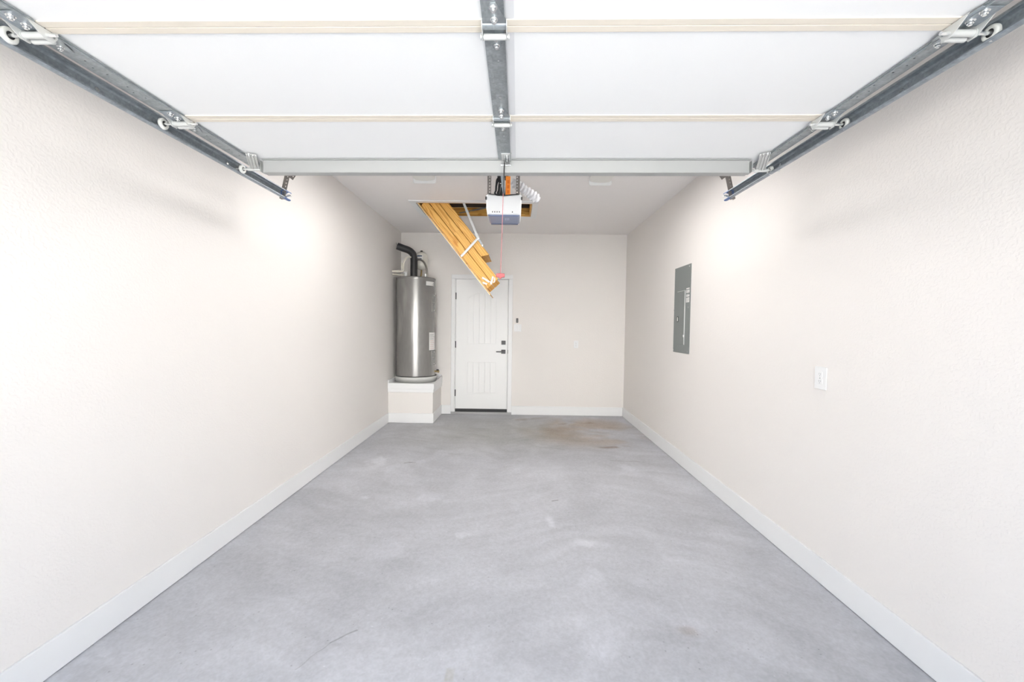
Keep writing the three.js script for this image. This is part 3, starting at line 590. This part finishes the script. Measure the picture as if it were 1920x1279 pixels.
  mesh('bracket_plate', [span(-0.03, 0.02, -0.004, 0, -0.05, 0.03), span(-0.014, -0.012, -0.03, 0, -0.07, 0.02), span(0.010, 0.012, -0.03, 0, -0.07, 0.02)], M.zincLight, ob);
  mesh('clevis_pin', [cylX(0.004, 0.05, -0.008, -0.026, -0.055, 10), cylX(0.007, 0.003, -0.033, -0.026, -0.055, 10)], M.bolt, ob);
  for (const z of [-0.03, 0.01]) mesh('bolt', hexBolt(-0.002, -0.004, z, 0.006), M.bolt, ob);
}

// ---------------------------------------------------------------- tracks
for (const sx of [-1, 1]) {
  const x = sx < 0 ? -1.516 : 1.343, y = sx < 0 ? 2.214 : 2.230, vs = sx < 0 ? 1.0 : 0.89, zEnd = sx < 0 ? -2.77 : -2.735;
  const t = group('door_track', scene, [0, 0, 0]);
  tag(t, sx < 0 ? 'galvanised overhead door track along the water heater wall' : 'galvanised overhead door track along the breaker panel wall', 'door track', 'overhead door tracks');
  // C-shaped profile, open towards the door; (u: outwards from the door, v: up)
  const prof = [[-0.010, -0.0185], [-0.012, -0.0245], [-0.008, -0.0285], [0.002, -0.029], [0.012, -0.026], [0.018, -0.019], [0.018, 0.019], [0.012, 0.026], [0.002, 0.029], [-0.010, 0.0285], [-0.0165, 0.025], [-0.0165, 0.019]];
  for (const q of prof) q[1] *= vs;
  const th = 0.0016, inner = prof.map(([u, v], i) => { const a = prof[Math.max(0, i - 1)], b = prof[Math.min(prof.length - 1, i + 1)], dx = b[0] - a[0], dy = b[1] - a[1], l = Math.hypot(dx, dy); return [u - dy / l * th, v + dx / l * th]; });
  const loop = [...prof, ...inner.reverse()].map(([u, v]) => [sx * u, v]);
  if (sx < 0) loop.reverse();
  const run = (z0, z1) => extrude(loop, z1 - z0).translate(x, y, z0);
  partLabel(mesh('horizontal_track', run(zEnd + 0.07, -0.06), M.zincDark, t), 'galvanised channel');
  partLabel(mesh('track_end', run(zEnd, zEnd + 0.07), M.bluePaint, t), 'blue marked track end');
  // bend and upright behind the camera
  const arc = []; for (let k = 0; k <= 10; k++) { const a = k / 10 * Math.PI / 2; arc.push([x + sx * 0.012, y - 0.29 + 0.29 * Math.cos(a), -0.06 + 0.29 * Math.sin(a)]); }
  mesh('curved_track', tube(arc, 0.018, 24, 8).translate(0, 0, 0), M.zincDark, t);
  mesh('vertical_track', span(x + sx * 0.004, x + sx * 0.022, 0.02, y - 0.29, 0.205, 0.255), M.zincDark, t);
  // stiffening angle on the outside of the channel
  mesh('track_angle', [span(x + sx * 0.020, x + sx * 0.022, y - 0.012, y + 0.05, zEnd + 0.9, -0.1), span(x + sx * 0.022, x + sx * 0.045, y + 0.048, y + 0.05, zEnd + 0.9, -0.1)], M.zinc, t);
  for (const z of [-1.52, -2.2]) mesh('track_bolt', cylX(0.008, 0.004, x + sx * 0.013, y, z, 12), M.bolt, t);
  // perforated hanger angle up to the ceiling
  const hg = group('track_hanger', scene, [x + sx * 0.012, y, zEnd + 0.05]);
  tag(hg, sx < 0 ? 'perforated steel hanger holding the track on the water heater wall side' : 'perforated steel hanger holding the track on the breaker panel side', 'track hanger', 'perforated track hangers');
  const len = H - y + 0.03, lean = sx * Math.atan(0.24);
  const strip = (l, w, m = 1) => { const hs = []; for (let q = 0.02; q < l - 0.01; q += 0.0215) hs.push(ring(m * 0.004, q, 0.0042, 8)); return extrude(rect(-w / 2, w / 2, 0, l), 0.002, hs); };
  mesh('perforated_angle', [strip(len * 1.03, 0.034).translate(0, -0.03, 0), rotY(strip(len * 1.03, 0.03)).translate(sx * 0.016, -0.03, -0.014)].map((g) => g.rotateZ(lean)), M.perforated, hg);
  const tipx = -sx * 0.058, tipy = 0.098;
  mesh('sway_brace', strip(0.60, 0.030).rotateZ(sx * 0.62).translate(tipx, tipy, 0.01), M.perforated, hg);
  mesh('hanger_bolt', [cylX(0.010, 0.03, -sx * 0.004, -0.004, -0.012, 6), cylX(0.006, 0.07, -sx * 0.012, -0.004, -0.012, 10), cylX(0.013, 0.002, -sx * 0.012, -0.004, -0.012, 14)], M.bolt, hg);
}
function rotY(g) { return g.rotateY(Math.PI / 2); }

// ---------------------------------------------------------------- opener
{
  const o = group('door_opener', scene, [-0.1115, 0, -3.3]);
  tag(o, 'white overhead door opener with blue-grey lens hung from the ceiling', 'door opener');
  const yt = 2.418, ym = 2.260, yb = 2.243, w = 0.140, l = 0.27;
  // body: tapered white housing
  const sec = (a, b, c, d, depth) => extrude([[-a, c], [a, c], [b, d], [-b, d]], depth, [], 0.008);
  mesh('housing', [extrude([[-w + 0.010, ym - 0.006], [w - 0.010, ym - 0.006], [w - 0.002, ym + 0.05], [w, yt - 0.01], [w - 0.012, yt], [0.04, yt - 0.008], [0, yt - 0.013], [-0.04, yt - 0.008], [-w + 0.012, yt], [-w, yt - 0.01], [-w + 0.002, ym + 0.05]], l, [], 0.010).translate(0, 0, -l)], M.opener, o);
  mesh('light_lens', extrude([[-w + 0.022, yb + 0.004], [-w + 0.030, yb], [w - 0.030, yb], [w - 0.022, yb + 0.004], [w - 0.012, ym - 0.004], [-w + 0.012, ym - 0.004]], l - 0.01, [], 0.006).translate(0, 0, -l + 0.008), M.lens, o).userData.label = 'blue-grey light lens';
  mesh('lens_rim', rspan(-w + 0.026, w - 0.026, yb - 0.006, yb + 0.006, -l + 0.004, -l + 0.03, 0.003), M.lensDark, o);
  const em = group('front_emblem', o);
  for (let k = 0; k < 3; k++) mesh('emblem_bar', span(0.008 + k * 0.013, 0.016 + k * 0.013, yb - 0.001, yb + 0.0005, -0.13, -0.06), std(0.42, 0.47, 0.60, 0.4), em);
  for (const x of [-0.088, -0.070, -0.052, -0.034, 0.068]) mesh('terminal_slot', extrude([[x - 0.004, ym + 0.010], [x + 0.004, ym + 0.010], [x + 0.003, ym + 0.020], [x - 0.002, ym + 0.020]], 0.002).translate(0, 0, -0.001), M.black, o);
  for (const s of [-1, 1]) mesh('side_tab', rspan(s * (w - 0.004), s * (w + 0.006), yt - 0.045, yt - 0.022, -0.02, -0.006, 0.001), M.black, o);
  mesh('top_tray', extrude([[-w + 0.02, yt - 0.002], [0, yt - 0.014], [w - 0.02, yt - 0.002], [w - 0.02, yt + 0.002], [0, yt - 0.008], [-w + 0.02, yt + 0.002]], l - 0.06).translate(0, 0, -l + 0.05), M.black, o);
  // hanging straps of perforated angle
  const strap = (x, z) => { const hs = []; const h = H - yt; for (let q = 0.022; q < h - 0.01; q += 0.0235) hs.push(ring(x < 0 ? 0.003 : -0.005, q, 0.0056, 8)); return [extrude(rect(-0.015, 0.015, 0, h), 0.002, hs).translate(x, yt - 0.003, z), span(x + (x < 0 ? -0.016 : 0.014), x + (x < 0 ? -0.014 : 0.016), yt, H, z - 0.03, z)]; };
  for (const [x, z] of [[-0.117, -0.03], [0.1085, -0.03]]) mesh('hanging_strap', strap(x, z), M.perforated, o);
  // rail running to the header above the door, with trolley and door arm
  mesh('rail', [span(-0.012, 0.012, yt + 0.005, yt + 0.035, -0.2, 3.3 + FRONT - 0.01)], M.zincDark, o);
  mesh('trolley', rspan(-0.03, 0.03, yt - 0.03, yt + 0.01, 1.02, 1.16, 0.006), M.black, o);
  mesh('door_arm', bar([0.046, yt - 0.01, 1.06], [0.046, 2.226, 1.11], 0.028, 0.004, V(1, 0, 0)), M.zinc, o);
}
// release cord hanging from the trolley in front of the strut
{
  const c = group('release_cord', scene, [0, 0, 0]);
  tag(c, 'thin release cord with red handle hanging from the door opener trolley', 'pull cord');
  const x = -0.073, z = -2.145;
  mesh('upper_cord', tube([[x + 0.003, 2.236, z - 0.01], [x + 0.001, 2.19, z], [x - 0.001, 2.10, z], [x - 0.003, 2.052, z]], 0.0032, 16, 8), M.black, c).userData.label = 'black upper length of cord';
  mesh('lower_cord', tube([[x - 0.003, 2.060, z], [x - 0.007, 1.85, z], [x - 0.012, 1.64, z]], 0.0017, 16, 8), M.redCord, c).userData.label = 'pink red lower length of cord';
  mesh('handle', [extrude([[-0.022, -0.009], [-0.006, -0.011], [-0.004, -0.017], [0.004, -0.017], [0.006, -0.011], [0.022, -0.009], [0.022, 0.009], [0.008, 0.011], [-0.008, 0.011], [-0.022, 0.009]], 0.012, [], 0.002).translate(x - 0.0125, 1.637, z - 0.006)], M.red, c).userData.label = 'red T-shaped handle';
}
// things bundled on top of the opener
{
  const y0 = 2.412, z = -3.33;
  const pc = group('power_cord', scene, [0, 0, 0]);
  tag(pc, 'coiled black power cord bundled above the door opener', 'power cord');
  const loops = [];
  for (let k = 0; k < 4; k++) { const cx = -0.155 + k * 0.011, a = 0.022 + 0.006 * (k % 2); loops.push(tube([[cx - a, y0 + 0.03 + k * 0.006, z + 0.02 - k * 0.01], [cx - a * 1.3, y0 + 0.008, z + 0.02], [cx, y0 - 0.002, z + 0.02 - k * 0.008], [cx + a * 0.4, y0 + 0.05, z + 0.02], [cx + 0.012, y0 + 0.10, z + 0.01], [cx + 0.006, y0 + 0.14, z], [cx - 0.012, y0 + 0.12 - k * 0.008, z + 0.015], [cx - a * 0.9, y0 + 0.07, z + 0.02], [cx - a, y0 + 0.03, z + 0.02]], 0.0058, 50, 8)); }
  mesh('coiled_cable', loops, M.cable, pc);
  mesh('plug', [rspan(-0.165, -0.118, y0 + 0.105, y0 + 0.175, z - 0.02, z + 0.015, 0.01, 2), rspan(-0.110, -0.078, y0 + 0.12, y0 + 0.165, z - 0.02, z + 0.015, 0.01, 2)], M.cable, pc);
  mesh('cable_up', tube([[-0.14, y0 + 0.16, z], [-0.13, 2.68, z - 0.01], [-0.12, H - 0.02, z - 0.02]], 0.0055, 16, 8), M.black, pc);
  mesh('cable_tie', [new THREE.TorusGeometry(0.018, 0.003, 6, 16).rotateX(Math.PI / 2).translate(-0.128, y0 + 0.085, z + 0.01), rspan(-0.133, -0.123, y0 + 0.055, y0 + 0.095, z + 0.02, z + 0.026, 0.002)], M.sticker, pc);
  const ot = group('orange_tag', scene, [-0.0815, y0 - 0.002, z + 0.012]);
  tag(ot, 'bright orange hang tag standing on top of the door opener', 'tag');
  mesh('tag_card', rspan(-0.018, 0.020, 0, 0.148, -0.009, 0.004, 0.002), M.orange, ot);
  mesh('tag_print', [0.012, 0.052, 0.09].map((y) => span(-0.006, 0.012, y, y + 0.026, 0.0038, 0.0046)), std(0.78, 0.17, 0.01, 0.5), ot);
  // crumpled clear plastic sleeve
  const n = 46, m = 18, A = V(-0.058, 2.585, -3.50), B = V(0.178, 2.432, -3.52), ax = B.clone().sub(A), u = V(0, 0, 1).cross(ax.clone().normalize()).normalize(), pos = [], idx = [], uvs = [];
  for (let i = 0; i <= n; i++) for (let j = 0; j <= m; j++) {
    const t = i / n, a = j / m * Math.PI * 2, jj = j % m;
    const e = Math.min(1, Math.min(t, 1 - t) * 9 + 0.05);
    const r = (0.037 + 0.010 * (noise(i * 0.42, jj * 0.7 + 3) - 0.5) + 0.007 * Math.sin(i * 1.25 + 1.3 * Math.sin(jj * 0.9))) * Math.pow(e, 0.35);
    const p = A.clone().addScaledVector(ax, t).addScaledVector(u, r * Math.cos(a)); p.z += 0.8 * r * Math.sin(a) ;
    pos.push(p.x, p.y, p.z); uvs.push(t, j / m);
    if (i < n && j < m) { const q = i * (m + 1) + j; idx.push(q, q + 1, q + m + 1, q + 1, q + m + 2, q + m + 1); }
  }
  const g = new THREE.BufferGeometry(); g.setAttribute('position', new THREE.Float32BufferAttribute(pos, 3)); g.setAttribute('uv', new THREE.Float32BufferAttribute(uvs, 2)); g.setIndex(idx); g.computeVertexNormals();
  const bag = mesh('plastic_sleeve', g, M.plastic);
  tag(bag, 'crumpled whitish plastic sleeve sticking out beside the door opener strap', 'plastic bag');
}

renderer.render(scene, camera);
